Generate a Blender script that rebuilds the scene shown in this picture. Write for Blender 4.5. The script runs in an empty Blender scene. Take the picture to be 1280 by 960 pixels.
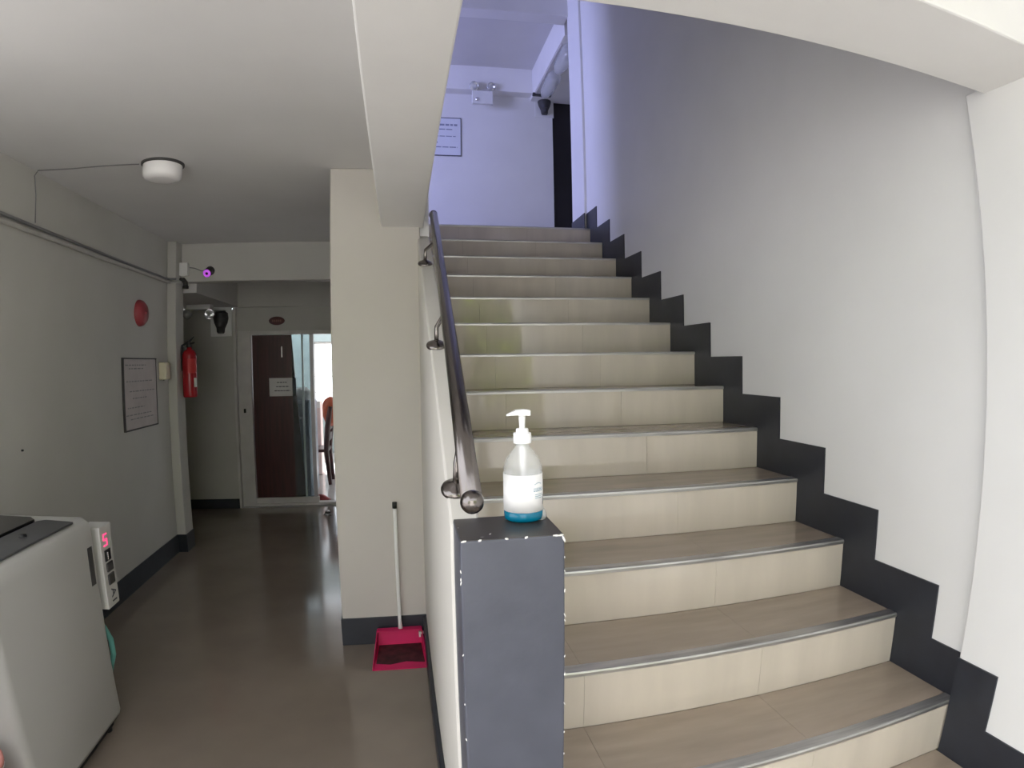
import bpy, bmesh, math, random
from mathutils import Vector, Matrix
random.seed(7)
SC = bpy.context.scene
COL = SC.collection
PI = math.pi

# ------------------------------------------------------------------ camera
cd = bpy.data.cameras.new('camera')
cam = bpy.data.objects.new('camera', cd); COL.objects.link(cam)
CAM = Vector((0.0, -1.1646, 1.5341))
yaw, pitch, roll = 0.18105, -0.03737, -0.01427
d = Vector((math.sin(yaw)*math.cos(pitch), math.cos(yaw)*math.cos(pitch), math.sin(pitch)))
r0 = Vector((math.cos(yaw), -math.sin(yaw), 0)); u0 = r0.cross(d)
r = math.cos(roll)*r0 + math.sin(roll)*u0
u = -math.sin(roll)*r0 + math.cos(roll)*u0
cam.matrix_world = Matrix(((r.x, u.x, -d.x, CAM.x), (r.y, u.y, -d.y, CAM.y), (r.z, u.z, -d.z, CAM.z), (0, 0, 0, 1)))
cd.type = 'PANO'          # a phone's wide lens with barrel distortion
cd.sensor_fit = 'HORIZONTAL'
cd.sensor_width = 36.0; cd.sensor_height = 27.0
cd.clip_start = 0.02; cd.clip_end = 200
K = (0.0, 0.048753685, -0.00033722145, 3.4245841e-06, 5.1133841e-08)
for holder in (cd, getattr(cd, 'cycles', None)):
    if holder is None: continue
    try:
        holder.panorama_type = 'FISHEYE_LENS_POLYNOMIAL'
        holder.fisheye_fov = math.radians(130)
        for i in range(5):
            setattr(holder, 'fisheye_polynomial_k%d' % i, -K[i])
        break
    except Exception as e:
        pass
SC.camera = cam

# ------------------------------------------------------------------ world, sun, exposure
SC.view_settings.view_transform = 'Standard'
SC.view_settings.look = 'None'
SC.view_settings.gamma = 1.0
SC.view_settings.use_curve_mapping = False
SC.view_settings.exposure = 1.05
SC.cycles.use_denoising = True
SC.cycles.max_bounces = 10
SC.cycles.diffuse_bounces = 6
SC.cycles.glossy_bounces = 4
SC.cycles.transmission_bounces = 8
SC.cycles.caustics_reflective = False
SC.cycles.caustics_refractive = False
SC.cycles.sample_clamp_indirect = 6

w = bpy.data.worlds.new('sky'); SC.world = w; w.use_nodes = True
nt = w.node_tree
bg = nt.nodes['Background']
sky = nt.nodes.new('ShaderNodeTexSky')
sky.sky_type = 'HOSEK_WILKIE'; sky.turbidity = 6; sky.ground_albedo = 0.4
sky.sun_direction = Vector((-0.10, 0.45, 1.0)).normalized()
mixw = nt.nodes.new('ShaderNodeMixRGB'); mixw.inputs[0].default_value = 0.6
mixw.inputs[2].default_value = (0.97, 0.98, 1.0, 1)
nt.links.new(sky.outputs[0], mixw.inputs[1]); nt.links.new(mixw.outputs[0], bg.inputs[0])
bg.inputs[1].default_value = 2.4

sd = bpy.data.lights.new('sun', 'SUN'); sd.energy = 13.0; sd.angle = 0.02; sd.color = (1, 0.97, 0.94)
so = bpy.data.objects.new('sun', sd); COL.objects.link(so)
so.rotation_euler = Vector((0.10, -0.45, -1.0)).to_track_quat('-Z', 'Y').to_euler()

def area(name, loc, direction, sx, sy, power, color):
    l = bpy.data.lights.new(name, 'AREA'); l.shape = 'RECTANGLE'; l.size = sx; l.size_y = sy
    l.energy = power; l.color = color
    o = bpy.data.objects.new(name, l); COL.objects.link(o); o.location = loc
    o.rotation_euler = Vector(direction).to_track_quat('-Z', 'Y').to_euler()
    return o
# daylight through the upstairs landing window (left, out of the frame)
area('landing_window_light', (-2.35, 3.55, 4.0), (1, 0.25, -0.12), 1.1, 1.3, 48, (0.47, 0.51, 1.0))

# ------------------------------------------------------------------ helpers
def box(bm, x0, x1, y0, y1, z0, z1, mat=None):
    vs = [bm.verts.new((x, y, z)) for x in (x0, x1) for y in (y0, y1) for z in (z0, z1)]
    if mat is not None:
        for v in vs: v.co = mat @ v.co
    for f in ((0,1,3,2),(4,6,7,5),(0,4,5,1),(2,3,7,6),(0,2,6,4),(1,5,7,3)):
        bm.faces.new([vs[i] for i in f])
    return vs

def frame_of(t):
    t = t.normalized()
    a = Vector((0, 0, 1)) if abs(t.z) < 0.95 else Vector((1, 0, 0))
    n = t.cross(a).normalized()
    return n, t.cross(n).normalized()

def tube(bm, pts, rad, seg=14, caps=True):
    pts = [Vector(p) for p in pts]
    rads = rad if isinstance(rad, (list, tuple)) else [rad]*len(pts)
    rings = []
    n = None
    for i, p in enumerate(pts):
        t = (pts[min(i+1, len(pts)-1)] - pts[max(i-1, 0)]).normalized()
        if n is None: n, b = frame_of(t)
        else:
            n = (n - t*n.dot(t)).normalized(); b = t.cross(n)
        rings.append([bm.verts.new(p + rads[i]*(math.cos(2*PI*k/seg)*n + math.sin(2*PI*k/seg)*b)) for k in range(seg)])
    for a, c in zip(rings, rings[1:]):
        for k in range(seg):
            f = bm.faces.new((a[k], a[(k+1) % seg], c[(k+1) % seg], c[k])); f.smooth = True
    if caps:
        bm.faces.new(list(reversed(rings[0]))); bm.faces.new(rings[-1])

def lathe(bm, prof, seg=32, mat=None):
    """prof: list of (radius, z), revolved about z."""
    rings = []
    for rr, z in prof:
        if rr < 1e-6: rings.append([bm.verts.new((0, 0, z))])
        else: rings.append([bm.verts.new((rr*math.cos(2*PI*k/seg), rr*math.sin(2*PI*k/seg), z)) for k in range(seg)])
    for a, c in zip(rings, rings[1:]):
        for k in range(seg):
            k2 = (k+1) % seg
            if len(a) == 1 and len(c) == 1: continue
            if len(a) == 1: f = bm.faces.new((a[0], c[k2], c[k]))
            elif len(c) == 1: f = bm.faces.new((a[k], a[k2], c[0]))
            else: f = bm.faces.new((a[k], a[k2], c[k2], c[k]))
            f.smooth = True
    if mat is not None:
        for rg in rings:
            for v in rg: v.co = mat @ v.co

def prism(bm, poly, axis, a, b):
    """extrude a 2D polygon along an axis. axis x: poly (y,z); y: (x,z); z: (x,y)"""
    def P(p, t):
        return {'x': (t, p[0], p[1]), 'y': (p[0], t, p[1]), 'z': (p[0], p[1], t)}[axis]
    A = [bm.verts.new(P(p, a)) for p in poly]; B = [bm.verts.new(P(p, b)) for p in poly]
    bm.faces.new(A); bm.faces.new(list(reversed(B)))
    for i in range(len(poly)):
        j = (i+1) % len(poly)
        bm.faces.new((A[i], B[i], B[j], A[j]))

def link(name, bm, mat, parent=None, bevel=0.0, bseg=2, smooth=False):
    bmesh.ops.recalc_face_normals(bm, faces=bm.faces)
    me = bpy.data.meshes.new(name); bm.to_mesh(me); bm.free()
    if mat is not None: me.materials.append(mat)
    o = bpy.data.objects.new(name, me); COL.objects.link(o)
    if parent is not None: 
        o.parent = parent
        o.matrix_parent_inverse = Matrix.Identity(4)
    if smooth:
        for f in me.polygons: f.use_smooth = True
    if bevel > 0:
        m = o.modifiers.new('bevel', 'BEVEL'); m.width = bevel; m.segments = bseg; m.limit_method = 'ANGLE'
    return o

def stuff_link(*a, **k):
    o = link(*a, **k); o['kind'] = 'stuff'
    return o
def root(name, label, cat, loc=(0, 0, 0), group=None, rz=0):
    o = bpy.data.objects.new(name, None); COL.objects.link(o)
    o.location = loc; o.rotation_euler = (0, 0, rz); o.empty_display_size = 0.05
    o['label'] = label; o['category'] = cat
    if group: o['group'] = group
    return o
def tag(o, label, cat, group=None):
    o['label'] = label; o['category'] = cat
    if group: o['group'] = group
    return o
def struct(name, bm, mat, bevel=0.0, parent=None):
    o = link(name, bm, mat, parent, bevel)
    if parent is None: o['kind'] = 'structure'
    return o
def sbox(name, b, mat, bevel=0.0):
    bm = bmesh.new(); box(bm, *b); return struct(name, bm, mat, bevel)
def pbox(name, b, mat, parent, bevel=0.0, label=None):
    bm = bmesh.new(); box(bm, *b); o = link(name, bm, mat, parent, bevel)
    if label: o['label'] = label
    return o
def text_mesh(name, s, size, mat, parent, matrix, extrude=0.0006):
    c = bpy.data.curves.new(name, 'FONT'); c.body = s; c.size = size; c.extrude = extrude
    c.align_x = 'CENTER'; c.align_y = 'CENTER'
    o = bpy.data.objects.new(name, c); COL.objects.link(o)
    bpy.context.view_layer.update()
    me = bpy.data.meshes.new_from_object(o.evaluated_get(bpy.context.evaluated_depsgraph_get()))
    COL.objects.unlink(o); bpy.data.objects.remove(o); bpy.data.curves.remove(c)
    me.name = name; me.transform(matrix); me.materials.clear(); me.materials.append(mat)
    p = bpy.data.objects.new(name, me); COL.objects.link(p); p.parent = parent
    return p
def copy_tree(o, parent=None):
    c = o.copy(); COL.objects.link(c); c.parent = parent
    for ch in list(o.children): copy_tree(ch, c)
    return c

# ------------------------------------------------------------------ materials
def mat(name, col, rough=0.5, metal=0.0, var=0.06, scale=6.0, bump=0.0, bscale=60.0, coat=0.0, spec=0.5, trans=0.0, ior=1.45, emit=None, estr=0.0, col2=None, stretch=(1, 1, 1), rvar=0.0, alpha=1.0):
    m = bpy.data.materials.new(name); m.use_nodes = True
    n = m.node_tree.nodes; l = m.node_tree.links
    b = n['Principled BSDF']
    b.inputs['Roughness'].default_value = rough; b.inputs['Metallic'].default_value = metal
    b.inputs['Coat Weight'].default_value = coat; b.inputs['Coat Roughness'].default_value = 0.06
    b.inputs['Specular IOR Level'].default_value = spec
    b.inputs['Transmission Weight'].default_value = trans; b.inputs['IOR'].default_value = ior
    b.inputs['Alpha'].default_value = alpha
    tc = n.new('ShaderNodeTexCoord'); mp = n.new('ShaderNodeMapping'); mp.inputs['Scale'].default_value = stretch
    l.new(tc.outputs['Object'], mp.inputs[0])
    no = n.new('ShaderNodeTexNoise'); no.inputs['Scale'].default_value = scale; no.inputs['Detail'].default_value = 5
    l.new(mp.outputs[0], no.inputs[0])
    rp = n.new('ShaderNodeValToRGB'); l.new(no.outputs[0], rp.inputs[0])
    c2 = col2 if col2 else tuple(max(0, c*(1-2*var)) for c in col)
    rp.color_ramp.elements[0].position = 0.3; rp.color_ramp.elements[1].position = 0.7
    rp.color_ramp.elements[0].color = (*c2, 1)
    rp.color_ramp.elements[1].color = (*(min(1, c*(1+var*0.5)) for c in col), 1) if not col2 else (*col, 1)
    l.new(rp.outputs[0], b.inputs['Base Color'])
    if rvar > 0:
        ma = n.new('ShaderNodeMath'); ma.operation = 'MULTIPLY_ADD'; ma.inputs[1].default_value = rvar*2; ma.inputs[2].default_value = max(0, rough-rvar)
        l.new(no.outputs[0], ma.inputs[0]); l.new(ma.outputs[0], b.inputs['Roughness'])
    if bump > 0:
        nb = n.new('ShaderNodeTexNoise'); nb.inputs['Scale'].default_value = bscale; nb.inputs['Detail'].default_value = 4
        l.new(tc.outputs['Object'], nb.inputs[0])
        bp = n.new('ShaderNodeBump'); bp.inputs['Strength'].default_value = bump; bp.inputs['Distance'].default_value = 0.01
        l.new(nb.outputs[0], bp.inputs['Height']); l.new(bp.outputs[0], b.inputs['Normal'])
    if emit:
        b.inputs['Emission Color'].default_value = (*emit, 1); b.inputs['Emission Strength'].default_value = estr
    return m

M = {}
M['wall'] = mat('white_wall_paint', (0.80, 0.795, 0.78), 0.62, var=0.02, scale=2.5, bump=0.12, bscale=9)
M['walldim'] = mat('dimmed_corridor_wall_paint', (0.52, 0.51, 0.475), 0.6, var=0.03, scale=2.2, bump=0.12, bscale=9)  # white wall paint greyed to carry the corridor's weaker light
M['colpaint'] = mat('dimmed_column_paint', (0.54, 0.51, 0.47), 0.62, var=0.02, scale=2.5, bump=0.1, bscale=9)  # same white paint, darkened in colour for the weaker light on the column
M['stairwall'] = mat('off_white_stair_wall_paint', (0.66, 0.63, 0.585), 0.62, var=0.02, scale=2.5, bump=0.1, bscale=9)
M['ceil'] = mat('white_ceiling_paint', (0.70, 0.69, 0.685), 0.75, var=0.025, scale=2.0, bump=0.08, bscale=12)
M['beam'] = mat('white_beam_paint', (0.84, 0.83, 0.815), 0.65, var=0.02, scale=3, bump=0.12, bscale=10)
M['slate'] = mat('slate_grey_skirting_paint', (0.024, 0.027, 0.036), 0.42, var=0.12, scale=8, bump=0.05, bscale=30)
M['post'] = mat('slate_grey_post_paint', (0.080, 0.084, 0.108), 0.38, var=0.10, scale=7, bump=0.05, bscale=40, rvar=0.1)
M['floor'] = mat('polished_beige_floor', (0.225, 0.185, 0.15), 0.13, var=0.10, scale=1.6, rvar=0.04, spec=0.8)
M['tread'] = mat('polished_tan_tile', (0.37, 0.30, 0.235), 0.16, var=0.10, scale=5, stretch=(0.6, 3, 3), rvar=0.05)
M['riser'] = mat('polished_cream_tile', (0.60, 0.54, 0.455), 0.06, var=0.06, scale=3, stretch=(3, 1, 0.5), bump=0.006, bscale=10, spec=1.0)
M['core'] = mat('tile_joint_mortar', (0.36, 0.32, 0.26), 0.9)
M['alu'] = mat('brushed_aluminium_nosing', (0.62, 0.61, 0.59), 0.38, 0.85, var=0.18, scale=18, stretch=(0.25, 3, 3), rvar=0.1)
M['steel'] = mat('brushed_stainless_steel', (0.20, 0.18, 0.17), 0.22, 1.0, var=0.08, scale=30, stretch=(4, 0.3, 0.3), rvar=0.05)
M['chip'] = mat('bare_white_plaster', (0.85, 0.83, 0.80), 0.8)
M['pvcw'] = mat('white_plastic', (0.78, 0.78, 0.76), 0.4, var=0.02)
M['wm'] = mat('washing_machine_white_enamel', (0.43, 0.425, 0.405), 0.32, var=0.02, scale=2)
M['wmgrey'] = mat('dark_grey_panel_plastic', (0.06, 0.06, 0.065), 0.35, var=0.1)
M['wmblack'] = mat('tinted_black_lid', (0.012, 0.011, 0.013), 0.12, var=0.1)
M['black'] = mat('black_plastic', (0.012, 0.012, 0.013), 0.5)
M['dgrey'] = mat('dark_grey_plastic', (0.05, 0.048, 0.048), 0.5)
M['mgrey'] = mat('mid_grey_plastic', (0.22, 0.22, 0.22), 0.45)
M['cream'] = mat('cream_plastic', (0.68, 0.63, 0.48), 0.45, var=0.04)
M['red'] = mat('glossy_red_paint', (0.36, 0.012, 0.018), 0.25, var=0.08)
M['redlabel'] = mat('red_extinguisher_label', (0.55, 0.03, 0.03), 0.5)
M['bell'] = mat('dull_red_enamel', (0.33, 0.05, 0.06), 0.4, var=0.08)
M['pink'] = mat('magenta_dustpan_plastic', (0.62, 0.012, 0.115), 0.38, var=0.06)
M['paper'] = mat('white_paper', (0.78, 0.77, 0.76), 0.8, var=0.02)
M['ink'] = mat('dark_printed_ink', (0.07, 0.07, 0.09), 0.8)
M['bluepaper'] = mat('white_laminated_sheet', (0.74, 0.76, 0.82), 0.4, var=0.02)
M['boardpaper'] = mat('faded_notice_paper', (0.52, 0.47, 0.46), 0.7, var=0.06, scale=8)
M['maroon'] = mat('dark_maroon_door_wood', (0.060, 0.012, 0.012), 0.35, var=0.2, scale=5, stretch=(8, 8, 0.6))
M['darkdoor'] = mat('black_brown_door', (0.014, 0.012, 0.013), 0.45, var=0.15, scale=6)
M['whiteframe'] = mat('white_powder_coated_frame', (0.62, 0.60, 0.58), 0.4)
M['alframe'] = mat('grey_aluminium_stile', (0.30, 0.29, 0.30), 0.4, 0.6)
M['oval'] = mat('dark_red_enamel_plate', (0.075, 0.008, 0.008), 0.3)
M['ovaltext'] = mat('faded_plate_lettering', (0.22, 0.08, 0.07), 0.5)
M['cwood'] = mat('dark_chair_wood', (0.045, 0.010, 0.010), 0.3, var=0.2, scale=9)
M['orange'] = mat('rust_orange_cloth', (0.38, 0.085, 0.04), 0.8, var=0.15, bump=0.2, bscale=30)
M['fridge'] = mat('blue_grey_cabinet_enamel', (0.40, 0.46, 0.54), 0.35)
M['bag'] = mat('white_plastic_bag', (0.85, 0.86, 0.88), 0.4, bump=0.3, bscale=40)
M['bucket'] = mat('dusty_pink_plastic', (0.55, 0.22, 0.18), 0.45)
M['teal'] = mat('teal_hose_plastic', (0.10, 0.30, 0.26), 0.45)
M['grnd'] = mat('grey_asphalt_yard', (0.235, 0.23, 0.225), 0.9, var=0.1, scale=1.5)
M['leaf'] = mat('green_leaves', (0.44, 0.56, 0.07), 0.5, var=0.35, scale=3)
M['bark'] = mat('brown_bark', (0.10, 0.07, 0.05), 0.9, var=0.2)
M['roomfloor'] = mat('pale_polished_room_floor', (0.60, 0.58, 0.58), 0.15, var=0.03)
M['clear'] = mat('clear_plastic', (0.88, 0.90, 0.90), 0.08, var=0.0, alpha=0.38)
M['bottle'] = mat('clear_bottle_plastic', (0.80, 0.81, 0.80), 0.12, var=0.0, alpha=0.33)
M['gel'] = mat('blue_sanitiser_gel', (0.0, 0.17, 0.29), 0.12, var=0.03)
M['label'] = mat('white_bottle_label', (0.93, 0.92, 0.92), 0.5, var=0.01)
M['inkblue'] = mat('blue_grey_label_print', (0.25, 0.38, 0.48), 0.7)
M['lampglass'] = mat('opal_lamp_glass', (0.86, 0.84, 0.84), 0.25, var=0.01)
M['chrome'] = mat('polished_reflector', (0.8, 0.8, 0.82), 0.08, 1.0, var=0.02)
M['led'] = mat('red_led_display', (0.5, 0.02, 0.08), 0.4, emit=(1.0, 0.06, 0.20), estr=0.75)
M['ir'] = mat('purple_infrared_glow', (0.3, 0.05, 0.4), 0.3, emit=(0.62, 0.12, 0.85), estr=0.30)
M['glass'] = mat('window_glass', (0.93, 0.96, 0.97), 0.02, var=0.0, trans=1.0, ior=1.02)
M['door_glass'] = mat('bluish_door_glass', (0.70, 0.80, 0.83), 0.05, var=0.0, trans=0.9, ior=1.1)

# ------------------------------------------------------------------ dimensions
T, R = 0.29672, 0.175
XR, XP, YC = 1.546, 1.515, -0.009
XW0, XW1 = 0.088, 0.150            # stair wall
YCOL, XC0, XC1 = 2.037, -0.3697, 0.100
ZB, ZC = 2.2557, 2.5694
XB0, XB1, YB, YF = -0.1028, 0.1182, -0.0766, -0.344
PX0, PX1, PY0, PY1, PZ = 0.0945, 0.2927, -0.0964, 0.066, 1.2072
ZU = 15*R                          # upper floor level 2.625
YT = 12*T                          # top riser 3.56
LX = -1.93

# ------------------------------------------------------------------ setting
sbox('floor', (-2.1, 1.75, -0.6, 5.44, -0.1, 0.0), M['floor'])
sbox('floor.006', (-0.7, 1.75, -1.6, -0.6, -0.1, 0.0), M['floor'])
sbox('ground', (-14, 16, -18, -1.6, -0.14, -0.02), M['grnd'])
sbox('ground.002', (-2.1, -0.7, -1.6, -0.6, -0.14, -0.02), M['grnd'])
sbox('ground.001', (-14, -2.1, -1.6, 3.95, -0.14, -0.02), M['grnd'])
sbox('light_blocker_low', (LX-0.15, -1.22, -0.12, 0.0, 0, 1.15), M['wall'])  # added low wall out of view, shades the side of the washing machine
sbox('light_blocker_front', (-1.5, 0.45, -3.3, -3.2, -0.02, 2.6), M['wall'])  # made-up wall behind the camera, cuts frontal light on column and corridor
sbox('wall_left', (LX-0.15, LX, 0.42, 4.12, 0, ZC), M['walldim'])
sbox('wall_left.001', (-3.1, LX-0.15, 3.95, 4.12, 0, ZC+0.1), M['walldim'])
sbox('wall_porch', (XP, XP+0.2, -2.2, -0.62, 0, ZC), M['wall'])
sbox('trim_1', (LX, -1.852, 3.86, 4.05, 0, ZC), M['walldim'], 0.008)              # pilaster on the left wall
sbox('ceiling', (-2.1, XB0, YB, 4.12, ZC, ZU), M['ceil'])
sbox('ceiling.006', (-0.7, 4.2, -1.6, YF, ZC, ZC+0.15), M['ceil'])             # porch ceiling
sbox('ceiling.004', (-2.1, XB0, YF, YB, ZC, ZU), M['ceil'])
sbox('beam', (XB0, XB1, YB, YCOL+0.02, ZB, ZU+0.1), M['beam'], 0.006)          # along the stair
bm = bmesh.new(); box(bm, XB0, XR+0.5, YF, YB, ZB, ZU+0.1); struct('beam.001', bm, M['beam'], 0.006)   # across the stair foot
sbox('light_blocker_upper', (0.0, 0.1, YF+0.12, 3.3, ZU+0.02, 5.0), M['wall'])  # added, hidden by the beam, keeps blue landing light off the stair wall
sbox('beam.002', (LX, XW0, 4.0, 4.12, 2.248, ZC+0.05), M['walldim'], 0.004)       # across the corridor
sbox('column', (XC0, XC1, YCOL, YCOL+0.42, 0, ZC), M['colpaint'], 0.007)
# column skirting
bm = bmesh.new(); box(bm, XC0-0.007, XC1+0.0, YCOL-0.007, YCOL+0.425, 0, 0.156); struct('baseboard_column', bm, M['slate'], 0.002)
# stair side wall with a sloping top
def ztop(y): return PZ + 0.50*(y-0.06)
bm = bmesh.new()
prism(bm, [(PY1-0.02, 0), (YCOL+0.05, 0), (YCOL+0.05, ztop(YCOL+0.05)), (PY1-0.02, ztop(PY1-0.02))], 'x', XW0, XW1)
struct('wall_stair', bm, M['stairwall'], 0.006)
bm = bmesh.new(); prism(bm, [(YCOL+0.05, 0), (YT, 0), (YT, ZU-0.02), (YCOL+0.05, ZU-0.02)], 'x', XW0, XW1)
struct('wall_stair.001', bm, M['wall'])
bm = bmesh.new(); box(bm, XW0-0.018, XW0, PY0+0.02, YCOL-0.01, 0, 0.150); struct('baseboard_stair', bm, M['slate'], 0.004)
# right wall of the stair and the pilaster at its foot
sbox('wall_right', (XR, XR+0.2, YC-0.02, 3.66, 0, 5.0), M['wall'])
sbox('trim_2', (XP, XR+0.25, -0.62, YC, 0, ZB+0.02), M['wall'], 0.006)
sbox('trim_3', (XR-0.022, XR+0.2, 3.66, 4.02, ZU, 5.0), M['wall'], 0.006)      # column end at the landing
# stepped skirting
bm = bmesh.new()
for i in range(0, 13):
    y0 = (i-1+0.4523)*T if i > 0 else YC; y1 = min((i+0.4523)*T, 3.66)
    if i == 12: y1 = 3.66
    box(bm, XR-0.006, XR, y0, y1, (i+1.6)*R, (i+3.838)*R)
struct('baseboard_right', bm, M['slate'])
bm = bmesh.new()
for i in (-2, -1, 0):
    y0 = (i-1+0.4523)*T; y1 = min((i+0.4523)*T, YC)
    if y0 < -0.62: y0 = -0.62
    box(bm, XP-0.006, XP, y0, y1, max(0, (i+1.6)*R), (i+3.838)*R)
struct('baseboard_right.001', bm, M['slate'])
bm = bmesh.new(); box(bm, XR-0.029, XR-0.022, 3.64, 4.02, ZU, ZU+0.15); struct('baseboard_landing', bm, M['slate'])
# left skirting
bm = bmesh.new()
box(bm, LX, LX+0.008, 0.42, 3.86, 0, 0.15); box(bm, LX, -1.844, 3.852, 3.86, 0, 0.15); box(bm, -1.852, -1.844, 3.86, 4.05, 0, 0.15)
struct('baseboard_left', bm, M['slate'])

# far end of the corridor
YD = 5.5
sbox('wall_back', (-2.75, -1.79, 5.44, 5.6, 0, 2.14), M['walldim'])
sbox('baseboard_back', (-2.75, -1.80, 5.432, 5.44, 0, 0.105), M['slate'])
sbox('trim_4', (-1.80, -1.775, 5.43, 5.5, 0, 2.16), M['whiteframe'])
bm = bmesh.new(); box(bm, -2.75, -1.76, 4.12, 5.6, 2.17, ZC); struct('trim_5', bm, M['ceil'], 0.003)     # bulkhead over the side passage
sbox('ceiling.002', (-1.76, 0.6, 4.12, 5.7, ZC-0.06, ZC), M['ceil'])
sbox('trim_6', (-1.76, 0.6, YD-0.04, YD+0.1, 2.165, ZC-0.06), M['walldim'])                                # fascia above the door
sbox('wall_back.001', (-1.775, 0.6, YD, YD+0.1, 1.91, 2.165), M['walldim'])
sbox('wall_back.002', (-0.66, 0.6, YD, YD+0.1, 0, 1.91), M['walldim'])
sbox('wall_corridor_right', (0.25, 0.4, YT+T+0.02, 5.5, 0, ZC), M['walldim'])
sbox('wall_passage', (-2.9, -2.75, 4.12, 5.6, 0, ZC), M['walldim'])
sbox('floor.001', (-2.9, -2.1, 4.05, 5.44, -0.1, 0), M['floor'])
# the room behind the door
sbox('floor.002', (-3.2, 1.2, 5.44, 9.6, -0.1, -0.004), M['roomfloor'])
sbox('wall_room_left', (-3.3, -3.2, 5.6, 9.6, 0, 2.6), M['wall'])
sbox('wall_room_right', (1.1, 1.2, 5.6, 9.6, 0, 2.6), M['wall'])
sbox('ceiling.003', (-3.3, 1.2, 5.7, 8.5, 2.45, 2.6), M['ceil'])
bm = bmesh.new(); box(bm, -3.3, 1.2, 9.5, 9.6, 0, 0.75); box(bm, -3.3, 1.2, 9.5, 9.6, 1.93, 2.6); box(bm, -3.3, -1.55, 9.5, 9.6, 0.75, 1.93); box(bm, 0.6, 1.2, 9.5, 9.6, 0.75, 1.93)
struct('wall_room_back', bm, mat('pale_green_blue_wall_paint', (0.38, 0.46, 0.47), 0.7))
w1 = bmesh.new()
box(w1, -1.55, 0.6, 9.52, 9.57, 1.89, 1.93); box(w1, -1.55, 0.6, 9.52, 9.57, 0.75, 0.79)
for z in (1.05, 1.33, 1.62): box(w1, -1.55, 0.6, 9.54, 9.56, z-0.006, z+0.006)
for x in (-1.55, -0.3, 0.57): box(w1, x, x+0.03, 9.52, 9.57, 0.75, 1.93)
win = struct('window_1', w1, M['whiteframe'])
pbox('pane', (-1.52, 0.57, 9.545, 9.55, 0.79, 1.89), M['glass'], win)

# upper floor
sbox('floor.003', (-2.6, 3.2, YT+T, 5.9, ZU-0.05, ZU-0.002), M['floor'])
sbox('floor.005', (-2.6, XB0, YF, 3.85, ZU, ZU+0.02), M['floor'])
sbox('wall_upper_back', (-2.6, 1.80, 5.72, 5.9, ZU, 5.0), M['wall'])
sbox('wall_upper_back.001', (1.80, 3.2, 5.72, 5.9, ZU+2.04, 5.0), M['wall'])
sbox('wall_upper_back.002', (2.65, 3.2, 5.72, 5.9, ZU, ZU+2.04), M['wall'])
sbox('wall_upper_right', (3.1, 3.2, 3.66, 5.72, ZU, 5.0), M['wall'])
sbox('wall_upper_passage', (1.746, 3.2, 3.56, 3.66, ZU, 5.0), M['wall'])
sbox('beam.003', (-2.5, XR-0.022, 3.98, 4.14, 4.765, 5.0), M['beam'])
sbox('trim_7', (-2.5, 1.53, 5.58, 5.72, 4.70, 5.0), M['beam'])
sbox('trim_8', (1.53, 2.4, 4.14, 5.72, 4.66, 5.0), M['beam'], 0.004)           # bulkhead at the landing
sbox('ceiling.005', (-2.6, 3.2, -0.4, 5.9, 5.0, 5.1), M['ceil'])
sbox('wall_upper_front', (-2.6, XR+0.2, YF, YF+0.12, ZU+0.1, 5.0), M['wall'])
bm = bmesh.new()
box(bm, -2.6, -2.5, YF, 2.9, ZU+0.02, 5.0); box(bm, -2.6, -2.5, 4.2, 5.72, ZU, 5.0); box(bm, -2.6, -2.5, 2.9, 4.2, ZU, 3.3); box(bm, -2.6, -2.5, 2.9, 4.2, 4.7, 5.0)
struct('wall_upper_left', bm, M['wall'])
w2 = bmesh.new()
for (a, b, c, e) in ((2.9, 4.2, 3.3, 3.35), (2.9, 4.2, 4.65, 4.7), (2.9, 2.95, 3.35, 4.65), (4.15, 4.2, 3.35, 4.65), (3.53, 3.57, 3.35, 4.65)): box(w2, -2.57, -2.52, a, b, c, e)
win2 = struct('window_2', w2, M['whiteframe'])
pbox('pane', (-2.55, -2.545, 2.95, 4.15, 3.35, 4.65), M['glass'], win2)
# dark door at the landing
dr = struct('door_1', (lambda b: (box(b, 1.80, 2.65, 5.74, 5.79, ZU, ZU+2.04), b)[1])(bmesh.new()), M['darkdoor'])
bm = bmesh.new(); lathe(bm, [(0, 0), (0.022, 0.004), (0.026, 0.02), (0.018, 0.04), (0, 0.045)], 16, Matrix.Translation((2.57, 5.74, ZU+1.0)) @ Matrix.Rotation(PI/2, 4, 'X')); link('door_knob', bm, M['steel'], dr)

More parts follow.
